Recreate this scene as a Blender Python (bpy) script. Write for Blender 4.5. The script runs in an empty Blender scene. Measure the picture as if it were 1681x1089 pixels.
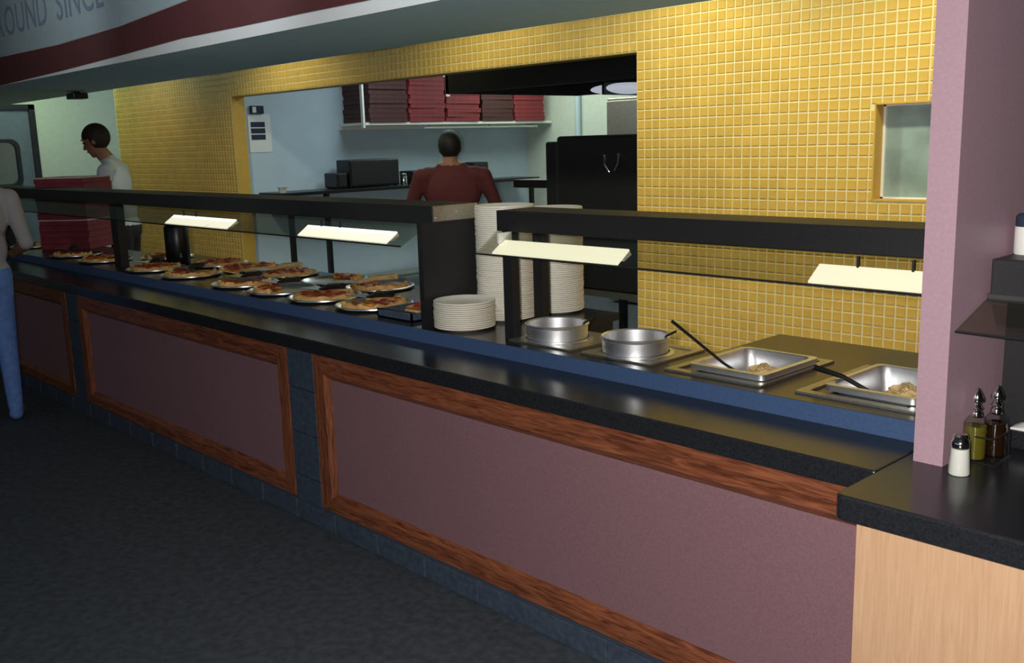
import bpy, bmesh, math, random
from mathutils import Vector, Matrix
random.seed(7)
scene = bpy.context.scene
C = scene.collection
PI = math.pi

# ------------------------------------------------------------------ camera
W, H, F = 1681.0, 1089.0, 1605.0
RM = Matrix(((0.68754596, 0.11894255, -0.71633318),
             (0.72555601, -0.15211527, 0.67114039),
             (-0.02913806, -0.98117971, -0.19088572)))
CAM = Vector((0.0, 0.0, 1.6))
camd = bpy.data.cameras.new('camera')
camd.sensor_fit = 'HORIZONTAL'; camd.sensor_width = 36.0
camd.lens = 36.0 * F / W
camd.clip_start = 0.05; camd.clip_end = 100
cam = bpy.data.objects.new('camera', camd); C.objects.link(cam)
rt = Vector((RM[0][0], RM[1][0], RM[2][0]))
up = -Vector((RM[0][1], RM[1][1], RM[2][1]))
bk = -Vector((RM[0][2], RM[1][2], RM[2][2]))
mw = Matrix((rt, up, bk)).transposed().to_4x4()
mw.translation = CAM
cam.matrix_world = mw
scene.camera = cam

def proj(p):
    d = Vector(p) - CAM
    x = d.dot(rt); y = -d.dot(up); z = -d.dot(bk)
    return W/2 + F*x/z, H/2 + F*y/z

# ------------------------------------------------------------------ world, lights, exposure
scene.view_settings.view_transform = 'Standard'
scene.view_settings.look = 'None'
scene.view_settings.gamma = 1.0
scene.view_settings.use_curve_mapping = False
scene.view_settings.exposure = 0.0
wd = bpy.data.worlds.new('world'); scene.world = wd; wd.use_nodes = True
bgn = wd.node_tree.nodes['Background']
bgn.inputs[0].default_value = (0.66, 0.82, 1.0, 1); bgn.inputs[1].default_value = 0.36

def spot(name, loc, target, watt, col, angle, blend, radius):
    l = bpy.data.lights.new(name, 'SPOT'); l.energy = watt; l.color = col
    l.spot_size = math.radians(angle); l.spot_blend = blend; l.shadow_soft_size = radius
    o = bpy.data.objects.new(name, l); C.objects.link(o); o.location = loc
    o.rotation_euler = (Vector(target) - Vector(loc)).to_track_quat('-Z', 'Y').to_euler()
    return o
def area(name, loc, sx, sy, watt, col, rot=(0, 0, 0)):
    l = bpy.data.lights.new(name, 'AREA'); l.shape = 'RECTANGLE'; l.size = sx; l.size_y = sy
    l.energy = watt; l.color = col
    o = bpy.data.objects.new(name, l); C.objects.link(o); o.location = loc; o.rotation_euler = rot
    return o
# the flash on the photographer's camera, a hand's breadth left of the lens
fl = CAM - rt*0.07 + up*0.02
spot('camera_flash', fl, fl - bk*3 + rt*0.35 + up*0.1, 250, (1.0, 0.97, 0.96), 140, 1.0, 0.02)
# downlights in the ceiling of the staff aisle, hidden from the guests by the soffit
for x, w in ((-9.3, 10), (-6.9, 21), (-4.5, 20), (-3.0, 33), (-1.6, 34)):
    spot('aisle_downlight', (x, 3.32, 2.80), (x, 4.1, 0.6), w*2.3, (1.0, 1.0, 0.72), 120, 0.9, 0.06)
# cool fluorescent light in the kitchen, hall light by the far door, dim dining room fixtures
area('kitchen_light', (-6.6, 5.4, 2.58), 1.2, 0.6, 17, (0.80, 0.97, 1.0))
area('kitchen_light', (-6.9, 7.0, 2.58), 1.2, 0.6, 19, (0.86, 1.0, 0.82))
area('kitchen_light', (-2.4, 6.2, 2.58), 1.2, 0.6, 14, (0.82, 1.0, 0.9))
area('hall_light', (-11.0, 3.6, 2.8), 0.6, 0.6, 14, (0.80, 1.0, 0.62))
# unseen spots added below the dining ceiling to brighten the fascia sign
for x, w in ((-6.6, 14), (-4.6, 30), (-3.0, 45)):
    spot('added_sign_spot', (x+0.4, 1.25, 2.82), (x, 2.33, 2.36), w, (0.86, 0.95, 1.0), 95, 0.7, 0.04)

# ------------------------------------------------------------------ materials
M = {}
def mat(name, col, rough=0.5, metal=0.0, spec=0.5, noise=0.0, nscale=20.0, bump=0.0, bscale=80.0, emit=None, estr=0.0, stretch=None, coat=0.0):
    m = bpy.data.materials.new(name); m.use_nodes = True
    nt = m.node_tree; b = nt.nodes['Principled BSDF']
    b.inputs['Base Color'].default_value = (*col, 1)
    b.inputs['Roughness'].default_value = rough
    b.inputs['Metallic'].default_value = metal
    b.inputs['Specular IOR Level'].default_value = spec
    b.inputs['Coat Weight'].default_value = coat
    tc = nt.nodes.new('ShaderNodeTexCoord'); mp = nt.nodes.new('ShaderNodeMapping')
    nt.links.new(tc.outputs['Object'], mp.inputs[0])
    if stretch: mp.inputs['Scale'].default_value = stretch
    if noise > 0:
        n = nt.nodes.new('ShaderNodeTexNoise'); n.inputs['Scale'].default_value = nscale; n.inputs['Detail'].default_value = 5
        nt.links.new(mp.outputs[0], n.inputs[0])
        r = nt.nodes.new('ShaderNodeValToRGB')
        r.color_ramp.elements[0].position = 0.3; r.color_ramp.elements[1].position = 0.7
        r.color_ramp.elements[0].color = (*[max(0, c*(1-noise)) for c in col], 1)
        r.color_ramp.elements[1].color = (*[min(1, c*(1+noise)) for c in col], 1)
        nt.links.new(n.outputs[0], r.inputs[0]); nt.links.new(r.outputs[0], b.inputs['Base Color'])
    if bump > 0:
        n2 = nt.nodes.new('ShaderNodeTexNoise'); n2.inputs['Scale'].default_value = bscale; n2.inputs['Detail'].default_value = 4
        nt.links.new(mp.outputs[0], n2.inputs[0])
        bp = nt.nodes.new('ShaderNodeBump'); bp.inputs['Strength'].default_value = bump; bp.inputs['Distance'].default_value = 0.01
        nt.links.new(n2.outputs[0], bp.inputs['Height']); nt.links.new(bp.outputs[0], b.inputs['Normal'])
    if emit:
        b.inputs['Emission Color'].default_value = (*emit, 1); b.inputs['Emission Strength'].default_value = estr
    M[name] = m
    return m
def glassmat(name, tint, rough=0.0):
    m = bpy.data.materials.new(name); m.use_nodes = True
    nt = m.node_tree; nt.nodes.remove(nt.nodes['Principled BSDF'])
    out = nt.nodes['Material Output']
    t = nt.nodes.new('ShaderNodeBsdfTransparent'); t.inputs[0].default_value = (*tint, 1)
    g = nt.nodes.new('ShaderNodeBsdfGlossy'); g.inputs['Roughness'].default_value = rough
    fr = nt.nodes.new('ShaderNodeFresnel')
    ge = nt.nodes.new('ShaderNodeNewGeometry'); mr = nt.nodes.new('ShaderNodeMapRange')   # the same index seen from either face
    mr.inputs['To Min'].default_value = 1.45; mr.inputs['To Max'].default_value = 1/1.45
    nt.links.new(ge.outputs['Backfacing'], mr.inputs['Value']); nt.links.new(mr.outputs[0], fr.inputs[0])
    mx = nt.nodes.new('ShaderNodeMixShader')
    nt.links.new(fr.outputs[0], mx.inputs[0]); nt.links.new(t.outputs[0], mx.inputs[1]); nt.links.new(g.outputs[0], mx.inputs[2])
    nt.links.new(mx.outputs[0], out.inputs[0])
    M[name] = m
def woodmat(name, c1, c2, scale, rough=0.4):
    m = bpy.data.materials.new(name); m.use_nodes = True
    nt = m.node_tree; b = nt.nodes['Principled BSDF']; b.inputs['Roughness'].default_value = rough
    tc = nt.nodes.new('ShaderNodeTexCoord'); mp = nt.nodes.new('ShaderNodeMapping'); mp.inputs['Scale'].default_value = scale
    n = nt.nodes.new('ShaderNodeTexNoise'); n.inputs['Scale'].default_value = 6; n.inputs['Detail'].default_value = 8; n.inputs['Distortion'].default_value = 1.2
    r = nt.nodes.new('ShaderNodeValToRGB'); r.color_ramp.elements[0].position = 0.32; r.color_ramp.elements[1].position = 0.66
    r.color_ramp.elements[0].color = (*c1, 1); r.color_ramp.elements[1].color = (*c2, 1)
    nt.links.new(tc.outputs['Object'], mp.inputs[0]); nt.links.new(mp.outputs[0], n.inputs[0])
    nt.links.new(n.outputs[0], r.inputs[0]); nt.links.new(r.outputs[0], b.inputs['Base Color'])
    M[name] = m

mat('tile_yellow', (0.66, 0.41, 0.085), 0.35, noise=0.10, nscale=9)
mat('grout', (0.74, 0.63, 0.33), 0.9, noise=0.1)
mat('yellow_paint', (0.60, 0.36, 0.06), 0.6, noise=0.05)
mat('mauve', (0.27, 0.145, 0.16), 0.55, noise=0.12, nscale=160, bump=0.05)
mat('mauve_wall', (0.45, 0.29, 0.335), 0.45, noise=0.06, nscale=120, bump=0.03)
mat('black_top', (0.018, 0.019, 0.022), 0.24, spec=0.42, noise=0.35, nscale=220)
mat('black_edge', (0.016, 0.017, 0.02), 0.5, noise=0.3, nscale=200)
mat('blue_apron', (0.05, 0.095, 0.20), 0.5, noise=0.12, nscale=120)
mat('navy_tile', (0.06, 0.082, 0.115), 0.45, noise=0.25, nscale=40)
mat('navy_grout', (0.05, 0.075, 0.11), 0.9)
mat('floor', (0.062, 0.074, 0.086), 0.75, noise=0.3, nscale=30, bump=0.05)
woodmat('cherry', (0.11, 0.03, 0.013), (0.36, 0.115, 0.05), (1.2, 14, 14))
woodmat('cherry_v', (0.11, 0.03, 0.013), (0.36, 0.115, 0.05), (14, 14, 1.2))
woodmat('maple', (0.60, 0.35, 0.19), (0.68, 0.43, 0.25), (18, 18, 1.0), 0.45)
mat('soffit', (0.50, 0.78, 1.0), 0.8, noise=0.05)
mat('sign_white', (0.72, 0.72, 0.70), 0.6)
mat('sign_gray', (0.36, 0.44, 0.46), 0.7, noise=0.05)
mat('sign_red', (0.105, 0.028, 0.030), 0.6, noise=0.06)
mat('sign_text', (0.19, 0.25, 0.32), 0.7)
mat('wall_white', (0.62, 0.68, 0.60), 0.7, noise=0.04)
mat('kitchen_white', (0.50, 0.62, 0.72), 0.55, noise=0.04, nscale=4)
mat('wall_dining', (0.22, 0.12, 0.08), 0.8)
mat('ceiling', (0.5, 0.5, 0.48), 0.9)
mat('guard_black', (0.012, 0.012, 0.013), 0.5, noise=0.3, nscale=150)
mat('guard_top', (0.05, 0.05, 0.05), 0.3)
mat('steel', (0.72, 0.72, 0.72), 0.30, 1.0, noise=0.06, nscale=40, stretch=(1, 1, 12))
mat('steel_dull', (0.52, 0.49, 0.42), 0.42, 1.0, noise=0.12, nscale=60)
mat('chrome', (0.8, 0.8, 0.8), 0.12, 1.0)
glassmat('glass', (0.84, 0.84, 0.78))
glassmat('glass_clear', (0.92, 0.93, 0.90))
mat('pane', (0.28, 0.36, 0.33), 0.25, spec=0.6, noise=0.3, nscale=5)
mat('lens', (0.5, 0.48, 0.42), 0.5, emit=(1.0, 0.965, 0.80), estr=1.3)  # glow of the panels that stand in for reflections in the guard glass
mat('hood_glow', (0.6, 0.62, 0.68), 0.3, emit=(0.8, 0.86, 1.0), estr=0.45)
mat('steel_pot', (0.86, 0.87, 0.88), 0.42, 1.0, noise=0.05, nscale=40)
mat('white_enamel', (0.8, 0.8, 0.74), 0.4)
mat('cream', (0.80, 0.75, 0.62), 0.35, noise=0.04)
mat('crust', (0.62, 0.36, 0.12), 0.7, noise=0.35, nscale=28, bump=0.3, bscale=60)
mat('cheese', (0.66, 0.24, 0.035), 0.5, noise=0.6, nscale=34, bump=0.5, bscale=50)
mat('sauce', (0.58, 0.13, 0.025), 0.5, noise=0.55, nscale=38, bump=0.5, bscale=50)
mat('soup', (0.06, 0.02, 0.008), 0.2)
mat('pepperoni', (0.30, 0.03, 0.012), 0.5, noise=0.25)
mat('olive', (0.03, 0.035, 0.012), 0.4)
mat('pasta', (0.72, 0.52, 0.24), 0.5, noise=0.25, nscale=40)
mat('black_plastic', (0.008, 0.008, 0.009), 0.35)
mat('dark_metal', (0.02, 0.02, 0.02), 0.35, 0.4)
woodmat('pale_wood', (0.5, 0.32, 0.12), (0.75, 0.55, 0.25), (3, 20, 20))
mat('red_box', (0.21, 0.024, 0.034), 0.6, noise=0.2, nscale=18)
mat('red_box_dark', (0.065, 0.018, 0.02), 0.6, noise=0.25, nscale=18)
mat('red_box_orange', (0.45, 0.06, 0.02), 0.6, noise=0.2, nscale=18)
mat('box_white', (0.62, 0.5, 0.46), 0.7)
mat('paper', (0.75, 0.78, 0.78), 0.8)
mat('ink', (0.02, 0.03, 0.06), 0.8)
mat('door_blue', (0.14, 0.18, 0.25), 0.5, noise=0.08)
mat('frame_dark', (0.012, 0.014, 0.022), 0.5)
mat('skin', (0.36, 0.17, 0.105), 0.55, noise=0.06)
mat('hair', (0.012, 0.009, 0.007), 0.6, noise=0.3, nscale=60, bump=0.4, bscale=120)
mat('hair_brown', (0.025, 0.015, 0.009), 0.6, noise=0.3, nscale=60, bump=0.4, bscale=120)
mat('shirt_white', (0.50, 0.55, 0.58), 0.8, noise=0.05)
mat('shirt_red', (0.115, 0.022, 0.024), 0.85, noise=0.08)
mat('shirt_pale', (0.42, 0.40, 0.40), 0.85)
mat('trousers', (0.015, 0.016, 0.02), 0.9)
mat('denim', (0.14, 0.27, 0.62), 0.9, noise=0.15, nscale=30)
mat('eye', (0.6, 0.6, 0.6), 0.2)
mat('lip', (0.25, 0.07, 0.06), 0.5)
mat('shoe', (0.012, 0.012, 0.012), 0.5)
mat('oil', (0.13, 0.11, 0.012), 0.08, coat=0.3)
mat('vinegar', (0.02, 0.008, 0.003), 0.08)
mat('salt', (0.85, 0.84, 0.78), 0.7)
mat('napkin', (0.8, 0.78, 0.72), 0.9)

# ------------------------------------------------------------------ helpers
def wm(o):
    m = Matrix.LocRotScale(o.location, o.rotation_euler, o.scale)
    return wm(o.parent) @ m if o.parent else m
class MB:
    def __init__(s): s.v = []; s.f = []; s.mi = []; s.cur = 0
    def add(s, vs, fs):
        n = len(s.v); s.v += [tuple(v) for v in vs]
        for f in fs: s.f.append(tuple(i+n for i in f)); s.mi.append(s.cur)
        return s
    def box(s, x0, x1, y0, y1, z0, z1):
        vs = [(x, y, z) for x in (x0, x1) for y in (y0, y1) for z in (z0, z1)]
        return s.add(vs, [(0, 1, 3, 2), (4, 6, 7, 5), (0, 4, 5, 1), (2, 3, 7, 6), (0, 2, 6, 4), (1, 5, 7, 3)])
    def cbox(s, x0, x1, y0, y1, z0, z1, c):
        """box with chamfered edges"""
        bm = bmesh.new(); bmesh.ops.create_cube(bm, size=1)
        for v in bm.verts: v.co = Vector(((x0+x1)/2+v.co.x*(x1-x0), (y0+y1)/2+v.co.y*(y1-y0), (z0+z1)/2+v.co.z*(z1-z0)))
        bmesh.ops.bevel(bm, geom=list(bm.edges), offset=c, segments=2, profile=0.5, affect='EDGES')
        bm.verts.index_update()
        s.add([v.co.copy() for v in bm.verts], [[v.index for v in f.verts] for f in bm.faces]); bm.free(); return s
    def prism(s, poly, axis, a, b):
        """polygon in the two other axes, extruded along axis from a to b"""
        def P(p, t):
            if axis == 'X': return (t, p[0], p[1])
            if axis == 'Y': return (p[0], t, p[1])
            return (p[0], p[1], t)
        n = len(poly)
        vs = [P(p, a) for p in poly] + [P(p, b) for p in poly]
        fs = [tuple(range(n)), tuple(range(2*n-1, n-1, -1))] + [(i, i+n, (i+1) % n+n, (i+1) % n) for i in range(n)]
        return s.add(vs, fs)
    def lathe(s, prof, n=32, c=(0, 0, 0)):
        """profile of (r, z) from bottom to top, closed at the ends when r = 0"""
        vs = []; fs = []
        for r, z in prof:
            for k in range(n):
                a = 2*PI*k/n; vs.append((c[0]+r*math.cos(a), c[1]+r*math.sin(a), c[2]+z))
        for i in range(len(prof)-1):
            for k in range(n):
                k2 = (k+1) % n
                fs.append((i*n+k, i*n+k2, (i+1)*n+k2, (i+1)*n+k))
        return s.add(vs, fs)
    def tube(s, pts, r, n=10, cap=True):
        pts = [Vector(p) for p in pts]; rs = r if isinstance(r, (list, tuple)) else [r]*len(pts)
        vs = []; fs = []
        for i, p in enumerate(pts):
            d = (pts[min(i+1, len(pts)-1)] - pts[max(i-1, 0)]).normalized()
            u = d.cross(Vector((0, 0, 1)))
            if u.length < 1e-3: u = d.cross(Vector((0, 1, 0)))
            u.normalize(); w = d.cross(u)
            for k in range(n):
                a = 2*PI*k/n; vs.append(p + (u*math.cos(a) + w*math.sin(a))*rs[i])
        for i in range(len(pts)-1):
            for k in range(n):
                k2 = (k+1) % n; fs.append((i*n+k, i*n+k2, (i+1)*n+k2, (i+1)*n+k))
        if cap: fs += [tuple(range(n-1, -1, -1)), tuple(range((len(pts)-1)*n, len(pts)*n))]
        return s.add(vs, fs)
    def ell(s, c, r, n=16, m=10):
        return s.lathe([(max(1e-4, math.sin(PI*i/m))*1.0, -math.cos(PI*i/m)) for i in range(m+1)], n) if False else s._ell(c, r, n, m)
    def _ell(s, c, r, n, m):
        vs = []; fs = []
        for i in range(m+1):
            t = PI*i/m
            for k in range(n):
                a = 2*PI*k/n; q = max(math.sin(t), 1e-4)
                vs.append((c[0]+r[0]*q*math.cos(a), c[1]+r[1]*q*math.sin(a), c[2]-r[2]*math.cos(t)))
        for i in range(m):
            for k in range(n):
                k2 = (k+1) % n; fs.append((i*n+k, i*n+k2, (i+1)*n+k2, (i+1)*n+k))
        return s.add(vs, fs)
    def mesh(s, name, mats, smooth=False):
        me = bpy.data.meshes.new(name); me.from_pydata(s.v, [], s.f)
        for m in (mats if isinstance(mats, (list, tuple)) else [mats]): me.materials.append(M[m])
        for p, i in zip(me.polygons, s.mi): p.material_index = i; p.use_smooth = smooth
        bm = bmesh.new(); bm.from_mesh(me); bmesh.ops.remove_doubles(bm, verts=bm.verts, dist=1e-5)
        bmesh.ops.recalc_face_normals(bm, faces=bm.faces); bm.to_mesh(me); bm.free()
        if smooth:
            try: me.set_sharp_from_angle(angle=math.radians(42))
            except Exception: pass
        return me
    def build(s, name, mats, parent=None, smooth=False, local=False):
        me = s.mesh(name, mats, smooth)
        o = bpy.data.objects.new(name, me); C.objects.link(o)
        if parent is not None:
            o.parent = parent
            if not local: me.transform(wm(parent).inverted())
        elif not local:
            xs = [v.co for v in me.vertices]
            b = Vector(((min(v.x for v in xs)+max(v.x for v in xs))/2, (min(v.y for v in xs)+max(v.y for v in xs))/2, min(v.z for v in xs)))
            me.transform(Matrix.Translation(-b)); o.location = b
        return o
def tag(o, label=None, cat=None, group=None, kind=None):
    if label: o['label'] = label
    if cat: o['category'] = cat
    if group: o['group'] = group
    if kind: o['kind'] = kind
    return o
def struct(o, label=None): return tag(o, label, None, None, 'structure')
def thing(name, label, cat, loc=(0, 0, 0), rotz=0.0, group=None):
    o = bpy.data.objects.new(name, None); C.objects.link(o); o.empty_display_size = 0.1
    o.location = loc; o.rotation_euler = (0, 0, rotz)
    return tag(o, label, cat, group)
def copy_tree(o, parent=None):
    c = o.copy(); C.objects.link(c); c.parent = parent
    for ch in list(o.children): copy_tree(ch, c)
    return c
def put(o, loc, rotz=None, label=None, group=None):
    o.location = loc
    if rotz is not None: o.rotation_euler = (0, 0, rotz)
    return tag(o, label, None, group)
def B(x0, x1, y0, y1, z0, z1, c=0.0):
    m = MB(); return m.cbox(x0, x1, y0, y1, z0, z1, c) if c else m.box(x0, x1, y0, y1, z0, z1)

# ================================================================== SETTING
YW = 4.20                       # tiled back wall, front face of its tiles
OPL, OPR, OPT = -7.94, -3.45, 2.05
struct(B(-13, 2.2, -4.0, 8.2, -0.06, 0.0).build('floor', 'floor'), 'near black floor in front of the buffet counter')
struct(B(-13, 2.2, -4.0, 4.31, 2.9, 2.96).build('ceiling', 'ceiling'), 'plain ceiling above the dining room')
struct(B(-8.1, 2.2, 4.31, 8.0, 2.62, 2.68).build('ceiling', 'ceiling'), 'plain kitchen ceiling behind the tiled wall')

# back wall with the wide kitchen opening and the small window
WX0, WX1, WZ0, WZ1 = -2.10, -1.55, 1.295, 1.715
wb = MB(); y0, y1 = YW+0.004, YW+0.12
wb.box(-10.45, OPL, y0, y1, 0, 2.9); wb.box(OPL, OPR, y0, y1, OPT, 2.9)
wb.box(OPR, WX0, y0, y1, 0, 2.9); wb.box(WX1, -0.8, y0, y1, 0, 2.9)
wb.box(WX0, WX1, y0, y1, 0, WZ0); wb.box(WX0, WX1, y0, y1, WZ1, 2.9)
wall = struct(wb.build('wall_back', 'grout'), 'mustard yellow mosaic tiled wall with a wide opening to the kitchen')
P = (OPR-OPL)/88; TS = P-0.0045
cells = []
HOLES = ((OPL, OPR, -1.0, OPT), (WX0, WX1, WZ0, WZ1))
def clip(x0, x1, z0, z1):
    for a, b, c, d in HOLES:
        ox, oz = min(x1, b)-max(x0, a), min(z1, d)-max(z0, c)
        if ox > 0 and oz > 0:
            if ox >= x1-x0-1e-6 and oz >= z1-z0-1e-6: return None
            if ox < oz:
                if x0 < a: x1 = a-0.002
                else: x0 = b+0.002
            else:
                if z0 < c: z1 = c-0.002
                else: z0 = d+0.002
    return (x0, x1, z0, z1) if x1-x0 > 0.008 and z1-z0 > 0.008 else None
for i in range(-138, 52):
    x = OPR+(i+0.5)*P
    if x-TS/2 < -10.45 or x+TS/2 > -0.85: continue
    for j in range(-40, 17):
        z = OPT+(j+0.5)*P
        r = clip(x-TS/2, x+TS/2, z-TS/2, z+TS/2)
        if not r or r[2] < 0.0: continue
        px, py = proj((x, YW, z))
        vis = (1048 < px < 1545 and -10 < py < 570) and not (0.0385*(px-815)+345 < py < 0.062*(px-815)+378)
        vis = vis and px < 1541 - 0.0543*py
        cells.append((0 if vis else 1, (Vector((x, YW, z))-CAM).length, r))
cells.sort()
def tilegeo(m, r, y=0.0):
    x0, x1, z0, z1 = r; g = 0.0035; d = 0.006
    vs = [(x0, y+d, z0), (x1, y+d, z0), (x1, y+d, z1), (x0, y+d, z1), (x0+g, y, z0+g), (x1-g, y, z0+g), (x1-g, y, z1-g), (x0+g, y, z1-g)]
    m.add(vs, [(4, 5, 6, 7), (0, 1, 5, 4), (1, 2, 6, 5), (2, 3, 7, 6), (3, 0, 4, 7)])
tm = MB(); tilegeo(tm, (-TS/2, TS/2, -TS/2, TS/2)); tmesh = tm.mesh('tile', 'tile_yellow')
wmi = wm(wall).inverted()
for v, d, r in cells[:300]:
    o = bpy.data.objects.new('tile', tmesh); C.objects.link(o); o.parent = wall
    o.location = wmi @ Vector(((r[0]+r[1])/2, YW+random.uniform(-0.0006, 0.0006), (r[2]+r[3])/2))
    o.scale = ((r[1]-r[0])/TS, 1, (r[3]-r[2])/TS)
tr = MB()
for v, d, r in cells[300:]: tilegeo(tr, r, YW)
tag(tr.build('tiles', 'tile_yellow', wall), kind='stuff')
# painted reveal of the opening and of the small window
rv = MB()
rv.box(OPL-0.012, OPL+0.004, YW+0.007, y1+0.004, 0, OPT); rv.box(OPR-0.004, OPR+0.012, YW+0.007, y1+0.004, 0, OPT)
rv.box(OPL-0.012, OPR+0.012, YW+0.007, y1+0.004, OPT-0.004, OPT+0.008)
struct(rv.build('trim_1', 'yellow_paint'), 'yellow painted lining of the kitchen opening')
win = struct(thing('window_1', None, None, ((WX0+WX1)/2, YW+0.06, WZ0)), 'small window with a pale metal frame in the tiled wall')
m = MB()
for a, b, c, d in ((WX0, WX0+0.014, WZ0, WZ1), (WX1-0.014, WX1, WZ0, WZ1), (WX0, WX1, WZ0, WZ0+0.010), (WX0, WX1, WZ1-0.010, WZ1)): m.box(a, b, YW+0.072, YW+0.1, c, d)
m.build('window_frame', 'white_enamel', win)
B(WX0+0.012, WX1-0.012, YW+0.082, YW+0.09, WZ0+0.008, WZ1-0.008).build('pane', 'pane', win)
m = MB()
for a, b, c, d in ((WX0-0.004, WX0+0.003, WZ0, WZ1), (WX1-0.003, WX1+0.004, WZ0, WZ1), (WX0, WX1, WZ0-0.004, WZ0+0.003), (WX0, WX1, WZ1-0.003, WZ1+0.004)): m.box(a, b, YW-0.001, YW+0.072, c, d)
m.build('reveal', 'yellow_paint', win)

# dining room behind the camera: a wall of tall windows, plain side wall
dw = MB(); yf0, yf1 = -4.1, -4.0
dw.box(-12, 2.2, yf0, yf1, 0, 0.85); dw.box(-12, 2.2, yf0, yf1, 2.35, 2.9); dw.box(-12, -8.0, yf0, yf1, 0.85, 2.35); dw.box(1.9, 2.2, yf0, yf1, 0.85, 2.35)
for k in range(1, 6): dw.box(-8.0+k*1.65-0.06, -8.0+k*1.65+0.06, yf0, yf1, 0.85, 2.35)
struct(dw.build('wall_front', 'wall_dining'), 'dining room wall of tall windows facing the buffet')
struct(B(2.2, 2.3, -4.1, 7.9, 0, 2.9).build('wall_right', 'wall_dining'), 'plain side wall of the dining room')
# far wall, door, kitchen walls
wl = MB(); DX = -12.0; DY0, DY1, DZ = 2.92, 3.88, 2.15
wl.box(DX-0.1, DX, -4, DY0, 0, 2.9); wl.box(DX-0.1, DX, DY1, 7.9, 0, 2.9); wl.box(DX-0.1, DX, DY0, DY1, DZ, 2.9)
struct(wl.build('wall_left', 'wall_white'), 'pale far wall at the end of the staff aisle')
dr = struct(thing('door_1', None, None, (DX, (DY0+DY1)/2, 0)), 'blue grey door with a round cornered window in the far wall')
def rrect(y0, y1, z0, z1, r, n=6):
    pts = []
    for cy, cz, a0 in ((y1-r, z1-r, 0), (y0+r, z1-r, PI/2), (y0+r, z0+r, PI), (y1-r, z0+r, 1.5*PI)):
        for k in range(n+1): pts.append((cy+r*math.cos(a0+PI/2*k/n), cz+r*math.sin(a0+PI/2*k/n)))
    return pts
dl = MB()
dwy0, dwy1, dwz0, dwz1 = 3.10, 3.67, 1.28, 1.76
dl.box(DX-0.06, DX-0.015, DY0+0.03, DY1-0.04, 0.01, dwz0); dl.box(DX-0.06, DX-0.015, DY0+0.03, DY1-0.04, dwz1, DZ-0.03)
dl.box(DX-0.06, DX-0.015, DY0+0.03, dwy0, dwz0, dwz1); dl.box(DX-0.06, DX-0.015, dwy1, DY1-0.04, dwz0, dwz1)
leaf = dl.build('door_leaf', 'door_blue', dr)
outer = rrect(dwy0-0.03, dwy1+0.03, dwz0-0.03, dwz1+0.03, 0.10); inner = rrect(dwy0+0.01, dwy1-0.01, dwz0+0.01, dwz1-0.01, 0.08)
g = MB(); n = len(outer)
vs = [(DX-0.014, *p) for p in outer]+[(DX+0.006, *p) for p in outer]+[(DX+0.006, *p) for p in inner]+[(DX-0.05, *p) for p in inner]
fs = []
for r in range(3):
    for i in range(n): fs.append((r*n+i, r*n+(i+1) % n, (r+1)*n+(i+1) % n, (r+1)*n+i))
g.add(vs, fs); g.build('window_gasket', 'frame_dark', leaf)
B(DX-0.045, DX-0.038, dwy0, dwy1, dwz0, dwz1).build('pane', 'glass_clear', leaf)
m = MB(); m.box(DX-0.06, DX+0.02, DY1-0.045, DY1+0.02, 0, DZ+0.02); m.box(DX-0.06, DX+0.02, DY0-0.02, DY0+0.035, 0, DZ+0.02); m.box(DX-0.06, DX+0.02, DY0-0.02, DY1+0.02, DZ-0.035, DZ+0.02)
m.build('door_frame', 'frame_dark', dr)
struct(B(-13, -12.9, 2.4, 4.4, 0, 2.9).build('wall_beyond', 'wall_white'), 'pale wall seen through the door window')
struct(B(-8.1, -8.0, YW+0.124, 7.9, 0, 2.62).build('wall_kitchen_side', 'kitchen_white'), 'pale blue kitchen wall with a shelf of pizza boxes')
struct(B(-8.1, 2.2, 7.8, 7.9, 0, 2.62).build('wall_kitchen_back', 'wall_white'), 'bright pale wall at the back of the kitchen')

# soffit with its painted fascia
SY0, SY1, SZ = 2.33, 3.21, 2.10
sof = struct(B(-12.0, 2.2, SY0, SY1, SZ, 2.9).build('soffit', 'soffit'), 'grey dropped soffit above the counter with painted fascia sign')
fy = SY0
struct(B(-12.0, 2.2, fy-0.006, fy, SZ, 2.9).build('trim_2', 'sign_white'), 'white fascia board of the soffit')
sign = thing('fascia_sign', 'long painted soffit sign with dark red swoosh under grey lettered field', 'sign', (-6.5, fy-0.006, SZ))
lo = [(-12, 2.07), (-9.5, 2.09), (-7.71, 2.104), (-6.585, 2.119), (-5.62, 2.138), (-4.85, 2.158), (-4.23, 2.155), (-3.70, 2.154), (-3.26, 2.151), (-1.5, 2.145), (2.2, 2.14)]
lo = [(x, max(z, SZ+0.002)) for x, z in lo]
hi = [(-12, 2.34), (-9.0, 2.31), (-7.64, 2.292), (-6.53, 2.277), (-5.58, 2.291), (-5.10, 2.313), (-4.73, 2.33), (-4.0, 2.385), (-3.0, 2.46), (-1.5, 2.56), (2.2, 2.7)]
def strip(name, a, b, y, t, ma):
    m = MB(); n = len(a)
    vs = [(x, y, z) for x, z in a]+[(x, y, z) for x, z in b]+[(x, y-t, z) for x, z in a]+[(x, y-t, z) for x, z in b]
    fs = []
    for i in range(n-1):
        fs += [(i, i+1, n+i+1, n+i), (2*n+i, 3*n+i, 3*n+i+1, 2*n+i+1), (i, 2*n+i, 2*n+i+1, i+1), (n+i, n+i+1, 3*n+i+1, 3*n+i)]
    fs += [(0, n, 3*n, 2*n), (n-1, 3*n-1, 4*n-1, 2*n-1)]
    m.add(vs, fs); return m.build(name, ma, sign)
strip('red_swoosh', lo, hi, fy-0.006, 0.004, 'sign_red')
strip('grey_field', [(x, z+0.004) for x, z in hi], [(x, 2.88) for x, z in hi], fy-0.006, 0.002, 'sign_gray')
adv = 0.0
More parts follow.
